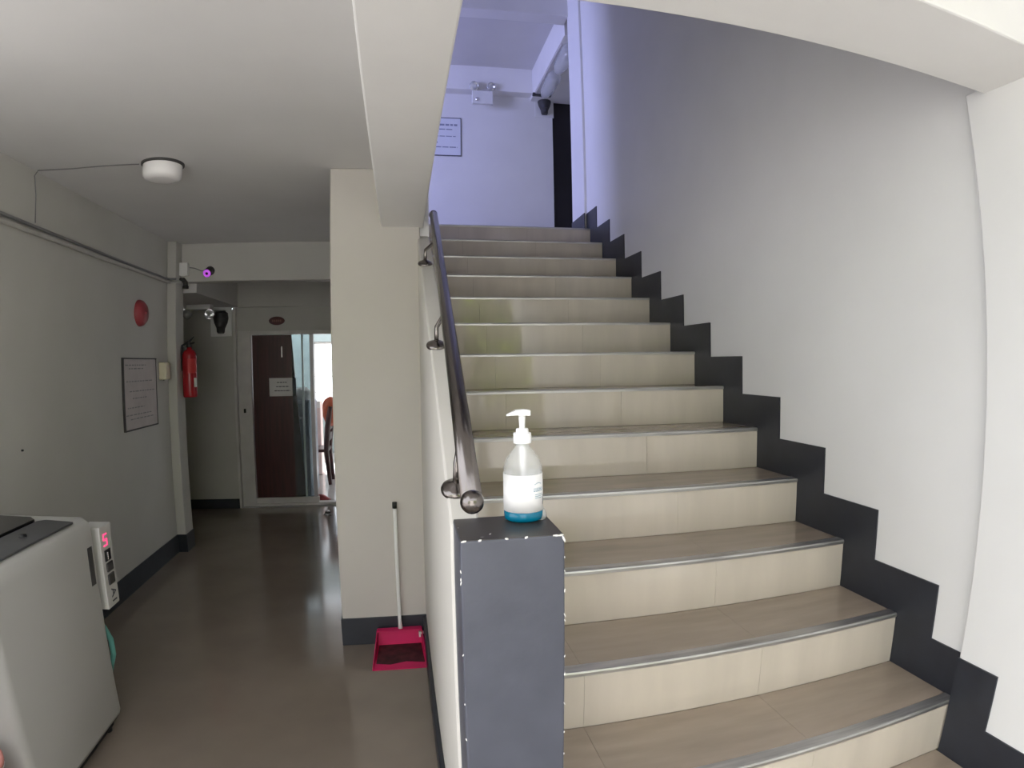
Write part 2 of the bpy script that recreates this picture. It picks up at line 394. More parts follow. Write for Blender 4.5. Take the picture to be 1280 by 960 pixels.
# ------------------------------------------------------------------ staircase
st = root('staircase', 'tiled staircase of cream risers and tan treads with metal nosings', 'stairs', (0.85, -2*T, 0))
SX, SY = 0.85, -2*T
JX = [XW1, 0.455, 1.007, XR-0.006]
for k in range(-2, 13):
    zt = (k+3)*R; y = k*T
    x0 = PX1 + 0.002 if k <= 0 else XW1 + 0.001
    x1 = (XP - 0.007 if k < 0 else XR - 0.007)
    bm = bmesh.new(); box(bm, x0-SX, x1-SX, y+0.012-SY, y+T+0.012-SY, max(0.0, zt-3*R), zt-0.011)
    step = link('step', bm, M['core'], st)
    xs = [x0] + [x for x in JX[1:3] if x > x0+0.02] + [x1]
    for a, b in zip(xs, xs[1:]):
        g = 0.0004
        bm = bmesh.new(); box(bm, a+g-SX, b-g-SX, y-SY, y+0.0118-SY, zt-R+0.001, zt-0.012)
        o = link('riser_tile', bm, M['riser'], step)
        bm = bmesh.new(); box(bm, a+g-SX, b-g-SX, y+0.038-SY, y+T-0.0012-SY, zt-0.0108, zt)
        o = link('tread_tile', bm, M['tread'], step)
    # L-shaped aluminium nosing with a rounded front lip
    prof = [(y-0.003, zt-0.013), (y-0.004, zt-0.004), (y-0.002, zt+0.0012), (y+0.002, zt+0.002), (y+0.0375, zt+0.0015), (y+0.0375, zt-0.0105), (y+0.004, zt-0.0108), (y+0.004, zt-0.013)]
    bm = bmesh.new(); prism(bm, [(p[0]-SY, p[1]) for p in prof], 'x', x0-SX, x1-SX)
    link('nosing', bm, M['alu'], step)

# ------------------------------------------------------------------ newel post
np_ = root('newel_post', 'square slate-painted post with chipped edges at the stair foot', 'post', ((PX0+PX1)/2, (PY0+PY1)/2, 0))
hx, hy = (PX1-PX0)/2, (PY1-PY0)/2
pbox('shaft', (-hx, hx, -hy, hy, 0, PZ), M['post'], np_, 0.004)
pbox('shaded_top', (-hx+0.002, hx-0.002, -hy+0.002, hy-0.002, PZ-0.001, PZ+0.0004), mat('shade_tinted_post_top', (0.055, 0.047, 0.042), 0.35, var=0.25, scale=14, rvar=0.12), np_, label='brown top face with its dimmer light painted in')  # top face coloured darker and browner to stand in for its dimmer light
bm = bmesh.new()
def fleck(c, sx, sy, sz):
    bmesh.ops.create_icosphere(bm, subdivisions=1, radius=1.0, matrix=Matrix.Translation(c) @ Matrix.Rotation(random.uniform(-.5, .5), 4, 'Y') @ Matrix.Diagonal((sx, sy, sz, 1)))
for px, a in ((-0.092, .006), (-0.062, .004), (-0.012, .004), (0.025, .004), (0.083, .008), (0.092, .006)):
    fleck((px, -hy+0.001, PZ-0.0006), a, 0.003, 0.0022)
fleck((hx-0.002, -hy+0.001, PZ-0.008), 0.0025, 0.003, 0.008)
fleck((-0.055, -hy+0.02, PZ), 0.007, 0.002, 0.0006); fleck((-0.04, -hy+0.034, PZ), 0.005, 0.002, 0.0006); fleck((-0.094, 0.01, PZ), 0.002, 0.003, 0.0006)
for z in (1.172, 1.13, 1.095, 1.05, 1.03, 0.97, 0.93, 0.86, 0.80, 0.74, 0.70):
    fleck((hx-0.0004, -hy+0.0006, z+random.uniform(-.01, .01)), 0.0012, 0.0014, random.uniform(.002, .005))
for z in (1.150, 1.135, 1.128, 0.985, 0.88, 0.80):
    fleck((-hx+0.0004, -hy+0.0006, z), 0.0013, 0.0014, random.uniform(.002, .005))
ch = link('paint_chips', bm, M['chip'], np_); ch['kind'] = 'stuff'; ch['label'] = 'bare white plaster where the paint chipped'

# ------------------------------------------------------------------ handrail
A = Vector((0.118, -0.101, 1.281)); Bv = Vector((0.168, 1.93, 2.297))
hr = root('handrail', 'brushed steel tube handrail on three brackets along the stair', 'handrail', (0.12, 0.149, ztop(0.149)))
off = Vector(hr.location)
bm = bmesh.new()
e = (Bv-A).normalized()
tube(bm, [A-off, A+e*0.4-off, A+e*1.0-off, A+e*1.6-off, Bv-off, Bv+e*0.02+Vector((-.004, 0, -.004))-off], 0.0205, 20)
link('rail', bm, M['steel'], hr)
bm = bmesh.new(); bmesh.ops.create_uvsphere(bm, u_segments=24, v_segments=14, radius=0.0222, matrix=Matrix.Translation(A-off)); link('end_ball', bm, M['steel'], hr, smooth=True)
bm = bmesh.new(); bmesh.ops.create_uvsphere(bm, u_segments=24, v_segments=14, radius=0.0207, matrix=Matrix.Translation(Bv+e*0.02-off)); link('end_ball', bm, M['steel'], hr, smooth=True)
nrm = Vector((0, -0.5, 1)).normalized()
for yb in (0.149, 0.829, 1.637):
    c = Vector((0.110, yb, ztop(yb)))
    q = Vector((0, 0, 1)).rotation_difference(nrm).to_matrix().to_4x4()
    bm = bmesh.new(); lathe(bm, [(0, -0.004), (0.033, -0.004), (0.034, 0.002), (0.032, 0.007), (0.024, 0.012), (0.013, 0.016), (0.009, 0.020), (0, 0.021)], 28, Matrix.Translation(c-off) @ q)
    br = link('bracket', bm, M['steel'], hr)
    t = (yb - A.y)/e.y; rp = A + e*t
    bm = bmesh.new()
    p0 = c + nrm*0.012
    tube(bm, [p0-off, c+nrm*0.04-off, c+nrm*0.055+Vector((0.001, 0.006, 0.012))-off, Vector((rp.x-0.004, yb-0.005, rp.z-0.05))-off, Vector((rp.x, yb, rp.z-0.012))-off], 0.0075, 12)
    link('bracket_rod', bm, M['steel'], br)

# ------------------------------------------------------------------ sanitiser bottle
BX, BY = 0.2395, 0.0335
bo = root('sanitiser_bottle', 'clear pump bottle of blue hand sanitiser with white label on the post', 'bottle', (BX, BY, PZ))
bo.scale = (1.0, 1.0, 0.92)
RB = 0.0405
bm = bmesh.new(); lathe(bm, [(RB-0.002, 0.0285), (RB, 0.029), (RB, 0.112), (RB-0.001, 0.122), (RB-0.006, 0.138), (RB-0.016, 0.153), (RB-0.024, 0.163), (0.0145, 0.168), (0.0145, 0.180)], 40)
link('bottle_body', bm, M['bottle'], bo)
bm = bmesh.new(); lathe(bm, [(0, 0.0005), (RB-0.007, 0.0005), (RB-0.001, 0.004), (RB, 0.010), (RB, 0.0285), (0, 0.0285)], 40); link('gel', bm, M['gel'], bo)
bm = bmesh.new()
seg = 48
for z0, z1 in ((0.0235, 0.106),):
    n0 = 44
    ring = [[], []]
    for k in range(n0+1):
        a = -PI/2 - 2.75 + 5.5*k/n0
        for j, z in enumerate((z0, z1)): ring[j].append(bm.verts.new((1.012*RB*math.cos(a), 1.012*RB*math.sin(a), z)))
    for k in range(n0):
        f = bm.faces.new((ring[0][k], ring[0][k+1], ring[1][k+1], ring[1][k])); f.smooth = True
lb = link('bottle_label', bm, M['label'], bo); lb.modifiers.new('thick', 'SOLIDIFY').thickness = 0.0004
# print on the label: a small arc mark and a word with fine lines, plus a dark bar near the edge
bm = bmesh.new()
def on_label(a0, a1, z0, z1):
    n1 = max(1, int((a1-a0)/0.05)); rr = RB*1.012 + 0.0006
    va = [[bm.verts.new((rr*math.cos(-PI/2+a0+(a1-a0)*k/n1), rr*math.sin(-PI/2+a0+(a1-a0)*k/n1), z)) for z in (z0, z1)] for k in range(n1+1)]
    for k in range(n1): bm.faces.new((va[k][0], va[k+1][0], va[k+1][1], va[k][1]))
for k in range(7): on_label(0.40+k*0.07, 0.47+k*0.07, 0.0845+0.0028*math.sin(PI*k/6), 0.0857+0.0028*math.sin(PI*k/6))
a = 0.34
for ch_ in 'UCEPR':
    on_label(a, a+0.025, 0.069, 0.0775); on_label(a+0.075, a+0.10, 0.069, 0.0775)
    on_label(a+0.025, a+0.075, 0.069 if ch_ != 'P' else 0.073, 0.0706 if ch_ != 'P' else 0.0745)
    a += 0.135
for z in (0.062, 0.058, 0.054): on_label(0.42, 1.0, z, z+0.0012)
stuff_link('label_print', bm, M['inkblue'], lb)
bm = bmesh.new(); on_label(1.10, 1.19, 0.036, 0.058); link('label_bar', bm, M['ink'], lb)
bm = bmesh.new(); lathe(bm, [(0.0145, 0.172), (0.0185, 0.172), (0.0188, 0.174), (0.0188, 0.193), (0.0182, 0.195), (0.0135, 0.195), (0.0132, 0.196), (0.0132, 0.203), (0.012, 0.205), (0.004, 0.205), (0, 0.205)], 32)
pc = link('pump_collar', bm, M['label'], bo)
bm = bmesh.new(); tube(bm, [(0, 0, 0.204), (0, 0, 0.236)], [0.0058, 0.0072], 18); link('pump_stem', bm, M['label'], bo)
bm = bmesh.new()
prof = [(0.0165, 0.2335, 0.0105), (0.0165, 0.246, 0.0105), (0.004, 0.248, 0.0110), (-0.012, 0.247, 0.010), (-0.024, 0.2415, 0.0065), (-0.0335, 0.237, 0.004), (-0.0335, 0.2335, 0.004), (-0.023, 0.2345, 0.0065), (-0.010, 0.235, 0.010)]
Aa = [bm.verts.new((p[0], -p[2], p[1])) for p in prof]; Bb = [bm.verts.new((p[0], p[2], p[1])) for p in prof]
bm.faces.new(Aa); bm.faces.new(list(reversed(Bb)))
for i in range(len(prof)):
    j = (i+1) % len(prof); bm.faces.new((Aa[i], Bb[i], Bb[j], Aa[j]))
link('pump_nozzle', bm, M['label'], bo, 0.002, 3)
bm = bmesh.new(); tube(bm, [(0, 0, 0.178), (0.0005, 0, 0.12), (0.004, 0.002, 0.012)], [0.0095, 0.006, 0.004], 14); link('dip_tube', bm, M['label'], bo)
# clear cap beside it
bm = bmesh.new(); lathe(bm, [(0, 0.028), (0.012, 0.0265), (0.019, 0.020), (0.0225, 0.010), (0.0235, 0.0), (0.0215, 0.0), (0.0205, 0.010), (0.017, 0.018), (0, 0.0255)], 24)
for v in bm.verts: v.co += Vector((random.uniform(-1, 1), random.uniform(-1, 1), 0))*0.0009
cap = link('clear_cap', bm, M['clear']); cap.location = (PX1-0.0265, PY1-0.0285, PZ+0.0004)
tag(cap, 'small clear plastic dome cap beside the sanitiser bottle', 'cap')

# ------------------------------------------------------------------ dustpan
dp = root('dustpan', 'magenta long-handled dustpan standing against the white column', 'dustpan', (-0.062, 1.87, 0))
bm = bmesh.new()
w0, w1, y0, y1, th = 0.137, 0.118, -0.15, 0.135, 0.004
def quadbox(pts, n):
    n = Vector(n)*th
    a = [bm.verts.new(p) for p in pts]; b = [bm.verts.new(Vector(p)+n) for p in pts]
    bm.faces.new(a); bm.faces.new(list(reversed(b)))
    for i in range(4):
        j = (i+1) % 4; bm.faces.new((a[i], b[i], b[j], a[j]))
quadbox([(-w0, y0, 0.001), (w0, y0, 0.001), (w1, y1, 0.001), (-w1, y1, 0.001)], (0, 0, 1))
quadbox([(-w1, y1, 0.001), (w1, y1, 0.001), (w1, y1+0.01, 0.095), (-w1, y1+0.01, 0.095)], (0, 1, 0))
quadbox([(-w0, y0, 0.001), (-w1, y1, 0.001), (-w1, y1+0.01, 0.095), (-w0, y0, 0.012)], (-1, 0, 0))
quadbox([(w0, y0, 0.001), (w1, y1, 0.001), (w1, y1+0.01, 0.095), (w0, y0, 0.012)], (1, 0, 0))
quadbox([(-w1, y1+0.01, 0.095), (w1, y1+0.01, 0.095), (w1+0.001, y1-0.035, 0.098), (-w1-0.001, y1-0.035, 0.098)], (0, 0, 1))
link('pan', bm, M['pink'], dp)
bm = bmesh.new(); prism(bm, [(-0.124, -0.085), (-0.05, -0.10), (0.03, -0.075), (0.126, -0.095), (0.114, 0.128), (-0.114, 0.128)], 'z', 0.0045, 0.0058); o = link('dark_patch', bm, mat('dark_maroon_patch', (0.075, 0.016, 0.022), 0.8, var=0.35, scale=22), dp); o['label'] = 'dark maroon patch inside the pan'  # uneven dark maroon plate over the rear of the pan floor
bm = bmesh.new(); tube(bm, [(0.006, y1-0.01, 0.095), (0.004, y1-0.005, 0.14), (0.002, y1-0.002, 0.45), (0.0, y1, 0.775)], [0.013, 0.0095, 0.0095, 0.0095], 14); link('handle', bm, M['pvcw'], dp)
bm = bmesh.new(); tube(bm, [(0, y1, 0.768), (0, y1, 0.80)], 0.0125, 14); link('handle_cap', bm, M['black'], dp)
bm = bmesh.new(); box(bm, w1-0.012, w1+0.02, y1-0.02, y1+0.002, 0.062, 0.072); box(bm, w1-0.014, w1-0.004, y1-0.02, y1+0.002, 0.045, 0.074); link('clip', bm, M['pvcw'], dp, 0.002)

# ------------------------------------------------------------------ washing machine
wm = root('washing_machine', 'white top-loading washing machine against the left wall', 'washing machine', (-1.60, 0.86, 0))
bm = bmesh.new()
X0, X1, Y0, Y1 = -0.30, 0.30, -0.37, 0.41
def rrect(x0, x1, y0, y1, r, bow=0.0):
    pts = []
    for cx, cy, a0 in ((x1-r, y1-r, 0), (x0+r, y1-r, PI/2), (x0+r, y0+r, PI), (x1-r, y0+r, 1.5*PI)):
        for k in range(6):
            a = a0 + PI/2*k/5; pts.append((cx+r*math.cos(a), cy+r*math.sin(a)))
    return pts
rings = []
for z, g, r_ in ((0.055, -0.006, 0.04), (0.075, 0.0, 0.042), (0.5, 0.002, 0.042), (0.86, 0.0, 0.042), (0.915, -0.004, 0.042), (0.938, -0.018, 0.05), (0.942, -0.04, 0.04)):
    rings.append([bm.verts.new((x, y, z)) for x, y in rrect(X0-g, X1+g, Y0-g, Y1+g, r_)])
for a, b in zip(rings, rings[1:]):
    for k in range(len(a)):
        f = bm.faces.new((a[k], a[(k+1) % len(a)], b[(k+1) % len(a)], b[k])); f.smooth = True
bm.faces.new(rings[0]); bm.faces.new(rings[-1])
link('cabinet', bm, M['wm'], wm)
bm = bmesh.new(); prism(bm, [(0.285, -0.32), (0.288, 0.262), (0.262, 0.272), (0.145, 0.290), (0.118, 0.262), (0.118, -0.32)], 'z', 0.9415, 0.950); pn = link('control_panel', bm, M['wmgrey'], wm, 0.003)
bm = bmesh.new(); lathe(bm, [(0.016, 0.950), (0.014, 0.958), (0, 0.959)], 18, Matrix.Translation((0.20, 0.03, 0))); link('panel_button', bm, M['black'], pn)
bm = bmesh.new(); prism(bm, [(0.110, -0.31), (0.110, 0.262), (0.07, 0.300), (-0.20, 0.318), (-0.245, 0.28), (-0.245, -0.31)], 'z', 0.9415, 0.957); ld = link('lid', bm, M['wmblack'], wm, 0.003)
pbox('lid_handle', (-0.10, -0.03, -0.24, 0.20, 0.957, 0.964), M['wm'], ld, 0.002)
bm = bmesh.new(); prism(bm, [(-0.295, -0.35), (-0.295, 0.33), (-0.255, 0.345), (-0.235, 0.30), (-0.235, -0.35)], 'z', 0.935, 0.985); link('rear_ledge', bm, M['wm'], wm, 0.01, 3)
bm = bmesh.new(); box(bm, -0.27, 0.275, -0.34, 0.335, 0.02, 0.06); link('base', bm, M['black'], wm)
for sx in (-0.24, 0.25):
    for sy in (-0.31, 0.31):
        bm = bmesh.new(); lathe(bm, [(0, 0), (0.022, 0), (0.022, 0.012), (0.014, 0.02), (0, 0.02)], 14, Matrix.Translation((sx, sy, 0))); link('foot', bm, M['black'], wm)
bm = bmesh.new(); box(bm, 0.3005, 0.3030, 0.325, 0.362, 0.665, 0.825); o = link('energy_label', bm, M['dgrey'], wm); o['label'] = 'dark energy sticker'
# coin box
cb = root('coin_box', 'white coin payment box with red digit beside the washing machine', 'coin box', (-1.345, 1.352, 0.52))
pbox('box_body', (-0.05, 0.05, -0.055, 0.058, 0, 0.36), mat('greyed_white_plastic', (0.52, 0.515, 0.49), 0.4, var=0.03), cb, 0.004)
F = 0.0508
rotx = Matrix(((0, 0, 1, 0), (1, 0, 0, 0), (0, 1, 0, 0), (0, 0, 0, 1)))     # text plane facing +x
bm = bmesh.new()
for (a, b, c, e_) in ((-0.018, 0.018, 0.325, 0.331), (-0.018, -0.011, 0.305, 0.331), (-0.018, 0.018, 0.302, 0.308), (0.011, 0.018, 0.28, 0.306), (-0.018, 0.018, 0.277, 0.283)):
    box(bm, 0.0505, 0.0525, a-0.01, b-0.01, c-0.006, e_-0.006)
o = link('digit_display', bm, M['led'], cb); o['label'] = 'glowing red digit'
pbox('coin_slot', (0.049, 0.054, -0.030, 0.026, 0.205, 0.255), M['black'], cb, 0.003)
pbox('coin_chute', (0.05, 0.0575, -0.012, -0.004, 0.212, 0.244), M['chrome'], cb, 0.001)
pbox('button', (0.049, 0.058, -0.028, 0.030, 0.158, 0.198), M['dgrey'], cb, 0.004)
pbox('button', (0.049, 0.058, -0.026, 0.030, 0.100, 0.148), M['dgrey'], cb, 0.004)
text_mesh('lettering', 'A1', 0.062, M['ink'], cb, Matrix.Translation((0.0512, 0.008, 0.045)) @ rotx @ Matrix.Rotation(-PI/2, 4, 'Z'))
# teal hose behind the machine
bm = bmesh.new(); tube(bm, [(-0.06, 0.0, 0.50), (-0.01, 0.004, 0.44), (0.012, 0.010, 0.38), (0.010, 0.012, 0.31), (-0.02, 0.006, 0.22), (-0.12, 0.004, 0.12), (-0.30, 0.004, 0.02)], 0.013, 12)
hs = link('drain_hose', bm, M['teal']); hs.location = (-1.325, 1.29, 0.0); tag(hs, 'teal drain hose hanging behind the washing machine', 'hose')
# pink bucket in front of the machine
bk = root('bucket', 'dusty pink plastic bucket in the bottom left corner', 'bucket', (-1.44, 0.30, 0))
bm = bmesh.new(); lathe(bm, [(0, 0.004), (0.11, 0.004), (0.118, 0.01), (0.15, 0.36), (0.158, 0.362), (0.158, 0.372), (0.147, 0.372), (0.113, 0.016), (0, 0.012)], 32); link('pail', bm, M['bucket'], bk)
bm = bmesh.new(); tube(bm, [(0.155*math.cos(t), 0.155*math.sin(t)*0.96, 0.365-0.02*math.sin(t)) for t in [PI*k/16 for k in range(17)]], 0.0035, 8); link('handle', bm, M['pvcw'], bk)

# ------------------------------------------------------------------ left wall things
# conduit pipes
bm = bmesh.new(); tube(bm, [(LX+0.018, 0.44, 2.256), (LX+0.018, 1.5, 2.246), (LX+0.018, 3.78, 2.232), (LX+0.03, 3.835, 2.232), (-1.90, 3.845, 2.232), (-1.842, 3.845, 2.232), (-1.832, 3.86, 2.234), (-1.832, 3.93, 2.236)], 0.013, 12)
cp = tag(link('conduit_pipe', bm, M['mgrey']), 'grey conduit pipe running along the left wall', 'pipe')
cp.data.materials[0] = mat('light_grey_conduit', (0.42, 0.41, 0.38), 0.45)
bm = bmesh.new(); tube(bm, [(LX+0.010, 0.44, 2.298), (LX+0.010, 1.5, 2.282), (LX+0.010, 3.78, 2.256), (LX+0.02, 3.84, 2.256), (-1.90, 3.852, 2.256), (-1.846, 3.852, 2.256)], 0.009, 10)
cp2 = tag(link('conduit_pipe', bm, M['mgrey']), 'thin dark cable pipe just above the grey conduit', 'pipe')
el = root('pipe_elbow', 'dark pipe elbow at the corner under the junction box', 'pipe fitting', (-1.826, 3.99, 2.262))
bm = bmesh.new(); tube(bm, [(-0.01, -0.05, -0.005), (0.0, -0.02, 0.0), (0.012, -0.004, -0.02), (0.014, -0.004, -0.055)], 0.021, 14); link('elbow_body', bm, M['dgrey'], el)
bm = bmesh.new(); tube(bm, [(0.014, -0.004, -0.05), (0.014, -0.004, -0.072)], 0.026, 14); link('elbow_collar', bm, M['dgrey'], el)
# junction box + camera on the beam
jb = root('junction_box', 'white square junction box on the corridor beam', 'junction box', (-1.835, 4.0, 2.35))
pbox('box_body', (-0.05, 0.05, -0.05, 0, -0.052, 0.052), M['pvcw'], jb, 0.006)
pbox('lid', (-0.053, 0.053, -0.058, -0.05, -0.055, 0.055), M['pvcw'], jb, 0.004)
cc = root('security_camera', 'small dome camera with purple glowing ring on the corridor beam', 'camera', (-1.602, 4.0, 2.315))
bm = bmesh.new(); lathe(bm, [(0, 0), (0.038, 0), (0.038, 0.014), (0.030, 0.02), (0, 0.02)], 20, Matrix.Translation((0, 0, 0.022)) @ Matrix.Rotation(PI/2, 4, 'X')); link('mount', bm, M['dgrey'], cc)
bm = bmesh.new(); tube(bm, [(0, -0.015, 0.022), (0, -0.055, 0.006), (0, -0.095, -0.012)], 0.034, 18); link('camera_body', bm, M['dgrey'], cc)
qd = Vector((0, 0, 1)).rotation_difference(Vector((0, -0.9, -0.42)).normalized()).to_matrix().to_4x4()
bm = bmesh.new(); lathe(bm, [(0.012, 0.004), (0.030, 0.004), (0.032, 0.0), (0.032, -0.006)], 20, Matrix.Translation((0, -0.098, -0.014)) @ qd); link('infrared_ring', bm, M['ir'], cc)
bm = bmesh.new(); lathe(bm, [(0, 0.009), (0.008, 0.008), (0.013, 0.003), (0.013, -0.004)], 16, Matrix.Translation((0, -0.098, -0.014)) @ qd); link('lens', bm, M['wmblack'], cc)
bm = bmesh.new(); tube(bm, [(-1.782, 3.994, 2.37), (-1.74, 3.993, 2.362), (-1.68, 3.993, 2.338), (-1.638, 3.99, 2.335)], 0.004, 8)
tag(link('cable', bm, M['mgrey']), 'short grey cable between junction box and dome camera', 'cable')
# fire bell
fb = root('fire_bell', 'round dull red alarm bell on the left wall', 'alarm bell', (LX, 3.31, 1.937))
bm = bmesh.new(); lathe(bm, [(0, 0.055), (0.03, 0.054), (0.07, 0.045), (0.092, 0.025), (0.098, 0.004), (0.098, 0.0)], 32, Matrix.Rotation(PI/2, 4, 'Y')); link('gong', bm, M['bell'], fb)
bm = bmesh.new(); lathe(bm, [(0, 0.062), (0.010, 0.061), (0.012, 0.055), (0.012, 0.05)], 16, Matrix.Rotation(PI/2, 4, 'Y')); link('bolt', bm, M['bell'], fb)
# notice board
nb = root('notice_board', 'framed notice sheet hanging on the dim left wall', 'notice board', (LX, 3.29, 1.10))
pbox('sheet', (0.0, 0.010, -0.295, 0.295, 0.008, 0.50), M['boardpaper'], nb)
bm = bmesh.new()
box(bm, 0, 0.016, -0.302, -0.292, 0, 0.510); box(bm, 0, 0.014, 0.294, 0.300, 0, 0.510); box(bm, 0, 0.016, -0.30, 0.30, 0, 0.010); box(bm, 0, 0.016, -0.30, 0.30, 0.502, 0.510)
link('frame', bm, M['dgrey'], nb)
bm = bmesh.new()
for zz, a, b in ((0.455, -0.26, 0.10), (0.43, -0.2, 0.05), (0.34, -0.25, 0.22), (0.27, -0.2, 0.26), (0.22, -0.15, 0.1), (0.155, -0.24, 0.05), (0.105, -0.27, 0.18), (0.075, -0.2, 0.22)):
    y = a
    while y < b:
        L = random.uniform(0.02, 0.06); box(bm, 0.010, 0.0106, y, min(b, y+L), zz, zz+0.008); y += L+0.015
stuff_link('printed_lines', bm, M['mgrey'], nb)
# cream switch box
sw = root('switch_box', 'cream electrical box on the wall beside the notice board', 'switch', (LX, 3.722, 1.51))
pbox('box_body', (0, 0.055, -0.052, 0.052, -0.068, 0.068), M['cream'], sw, 0.006)
pbox('cover_plate', (0.055, 0.060, -0.045, 0.045, -0.06, 0.06), M['cream'], sw, 0.002)
bm = bmesh.new(); tube(bm, [(0.02, 0.05, 0.04), (0.015, 0.085, 0.05), (0.01, 0.092, 0.0), (0.012, 0.075, -0.06), (0.012, 0.02, -0.072)], 0.005, 8); link('wire', bm, M['black'], sw)
bm = bmesh.new(); lathe(bm, [(0, 0.012), (0.005, 0.010), (0.006, 0.0)], 10, Matrix.Rotation(PI/2, 4, 'Y'))
na = link('nail', bm, M['black']); na.location = (LX, 1.74, 1.147); tag(na, 'small dark nail in the wall above the washing machine', 'nail')
# fire extinguisher
fe = root('fire_extinguisher', 'red fire extinguisher hanging on the corridor pilaster', 'fire extinguisher', (-1.785, 3.99, 1.285))
bm = bmesh.new(); lathe(bm, [(0, 0), (0.052, 0), (0.058, 0.006), (0.060, 0.02), (0.060, 0.34), (0.056, 0.365), (0.042, 0.388), (0.022, 0.398), (0.019, 0.42), (0, 0.42)], 28); link('cylinder', bm, M['red'], fe)
bm = bmesh.new()
rr = 0.0607
va = [[bm.verts.new((rr*math.cos(a), rr*math.sin(a), z)) for z in (0.20, 0.32)] for a in [-1.5+1.3*k/12 for k in range(13)]]
for k in range(12): bm.faces.new((va[k][0], va[k+1][0], va[k+1][1], va[k][1]))
link('brand_panel', bm, M['redlabel'], fe)
bm = bmesh.new()
va = [[bm.verts.new((rr*math.cos(a), rr*math.sin(a), z)) for z in (0.085, 0.16)] for a in [-0.65+0.55*k/8 for k in range(9)]]
for k in range(8): bm.faces.new((va[k][0], va[k+1][0], va[k+1][1], va[k][1]))
link('label_panel', bm, M['paper'], fe)
bm = bmesh.new(); lathe(bm, [(0, 0.415), (0.024, 0.415), (0.024, 0.435), (0.016, 0.445), (0.014, 0.465), (0, 0.465)], 16); va_ = link('valve', bm, M['dgrey'], fe)
bm = bmesh.new(); tube(bm, [(-0.03, 0.0, 0.452), (0.0, -0.005, 0.462), (0.05, -0.02, 0.505)], [0.008, 0.010, 0.006], 8); tube(bm, [(0.0, 0, 0.445), (0.05, -0.02, 0.452)], 0.007, 8); link('lever', bm, M['black'], va_)
bm = bmesh.new(); tube(bm, [(-0.015, -0.01, 0.45), (-0.05, -0.03, 0.43), (-0.062, -0.02, 0.36), (-0.064, -0.005, 0.22)], 0.009, 10); link('hose', bm, M['black'], fe)
pbox('wall_bracket', (-0.066, -0.03, -0.02, 0.02, 0.37, 0.42), M['dgrey'], fe)

# ceiling lamp with its cable
cl = root('ceiling_lamp', 'round white drum lamp on the corridor ceiling', 'lamp', (-1.22, 1.90, ZC))
bm = bmesh.new(); lathe(bm, [(0, 0), (0.112, 0), (0.112, -0.008), (0.106, -0.012), (0, -0.012)], 36); link('base_ring', bm, M['dgrey'], cl)
bm = bmesh.new(); lathe(bm, [(0.102, -0.011), (0.103, -0.04), (0.099, -0.068), (0.088, -0.082), (0.06, -0.088), (0, -0.089)], 36); link('lamp_shade', bm, M['lampglass'], cl)
bm = bmesh.new(); tube(bm, [(-1.335, 1.865, ZC-0.005), (-1.52, 1.855, ZC-0.004), (-1.72, 1.852, ZC-0.005), (-1.90, 1.822, ZC-0.006), (LX+0.006, 1.83, ZC-0.03), (LX+0.005, 1.86, 2.45), (LX+0.005, 1.875, 2.30)], 0.0032, 8)
tag(link('cable', bm, M['mgrey']), 'thin grey cable from ceiling lamp down the left wall', 'cable')

# twin-head emergency lights
def emergency(name, label, loc, rz, kind):
    e_ = root(name, label, 'emergency light', loc, None, rz)
    pbox('housing', (-0.12, 0.12, -0.05, 0, -0.05, 0.11) if kind == 'wall' else (-0.13, 0.13, -0.05, 0.05, -0.05, 0), M['pvcw'], e_, 0.006)
    for s in (-1, 1):
        c = Vector((s*0.10, -0.045, 0.165)) if kind == 'wall' else Vector((s*0.115, -0.05, -0.095))
        qq = Vector((0, 0, 1)).rotation_difference(Vector((s*0.25, -0.9, -0.3)).normalized()).to_matrix().to_4x4()
        bm = bmesh.new(); lathe(bm, [(0, -0.055), (0.03, -0.05), (0.05, -0.02), (0.055, 0.012), (0.052, 0.016), (0.046, 0.008), (0.02, -0.03), (0, -0.034)], 24, Matrix.Translation(c) @ qq)
        h = link('lamp_head', bm, M['chrome'], e_)
        bm = bmesh.new(); lathe(bm, [(0.050, 0.012), (0.035, 0.026), (0.015, 0.032), (0, 0.033)], 24, Matrix.Translation(c) @ qq); link('lens', bm, M['clear'], h)
        bm = bmesh.new(); tube(bm, [c + Vector((0, 0.03, 0)), Vector((c.x*0.8, -0.02, 0.09 if kind == 'wall' else -0.03))], 0.008, 8); link('neck', bm, M['dgrey'], h)
    return e_
eu = emergency('emergency_light', 'white twin-head emergency light on the upstairs back wall', (0.93, 5.58, 4.56), 0, 'wall')
bm = bmesh.new(); lathe(bm, [(0, 0.012), (0.018, 0.010), (0.02, 0.0)], 16, Matrix.Translation((-0.065, -0.05, 0.0)) @ Matrix.Rotation(PI/2, 4, 'X')); link('indicator', bm, M['chrome'], eu)
ed = emergency('emergency_light', 'twin-head emergency lamp under the bulkhead at corridor end', (-2.08, 5.18, 2.17), 0, 'ceil')

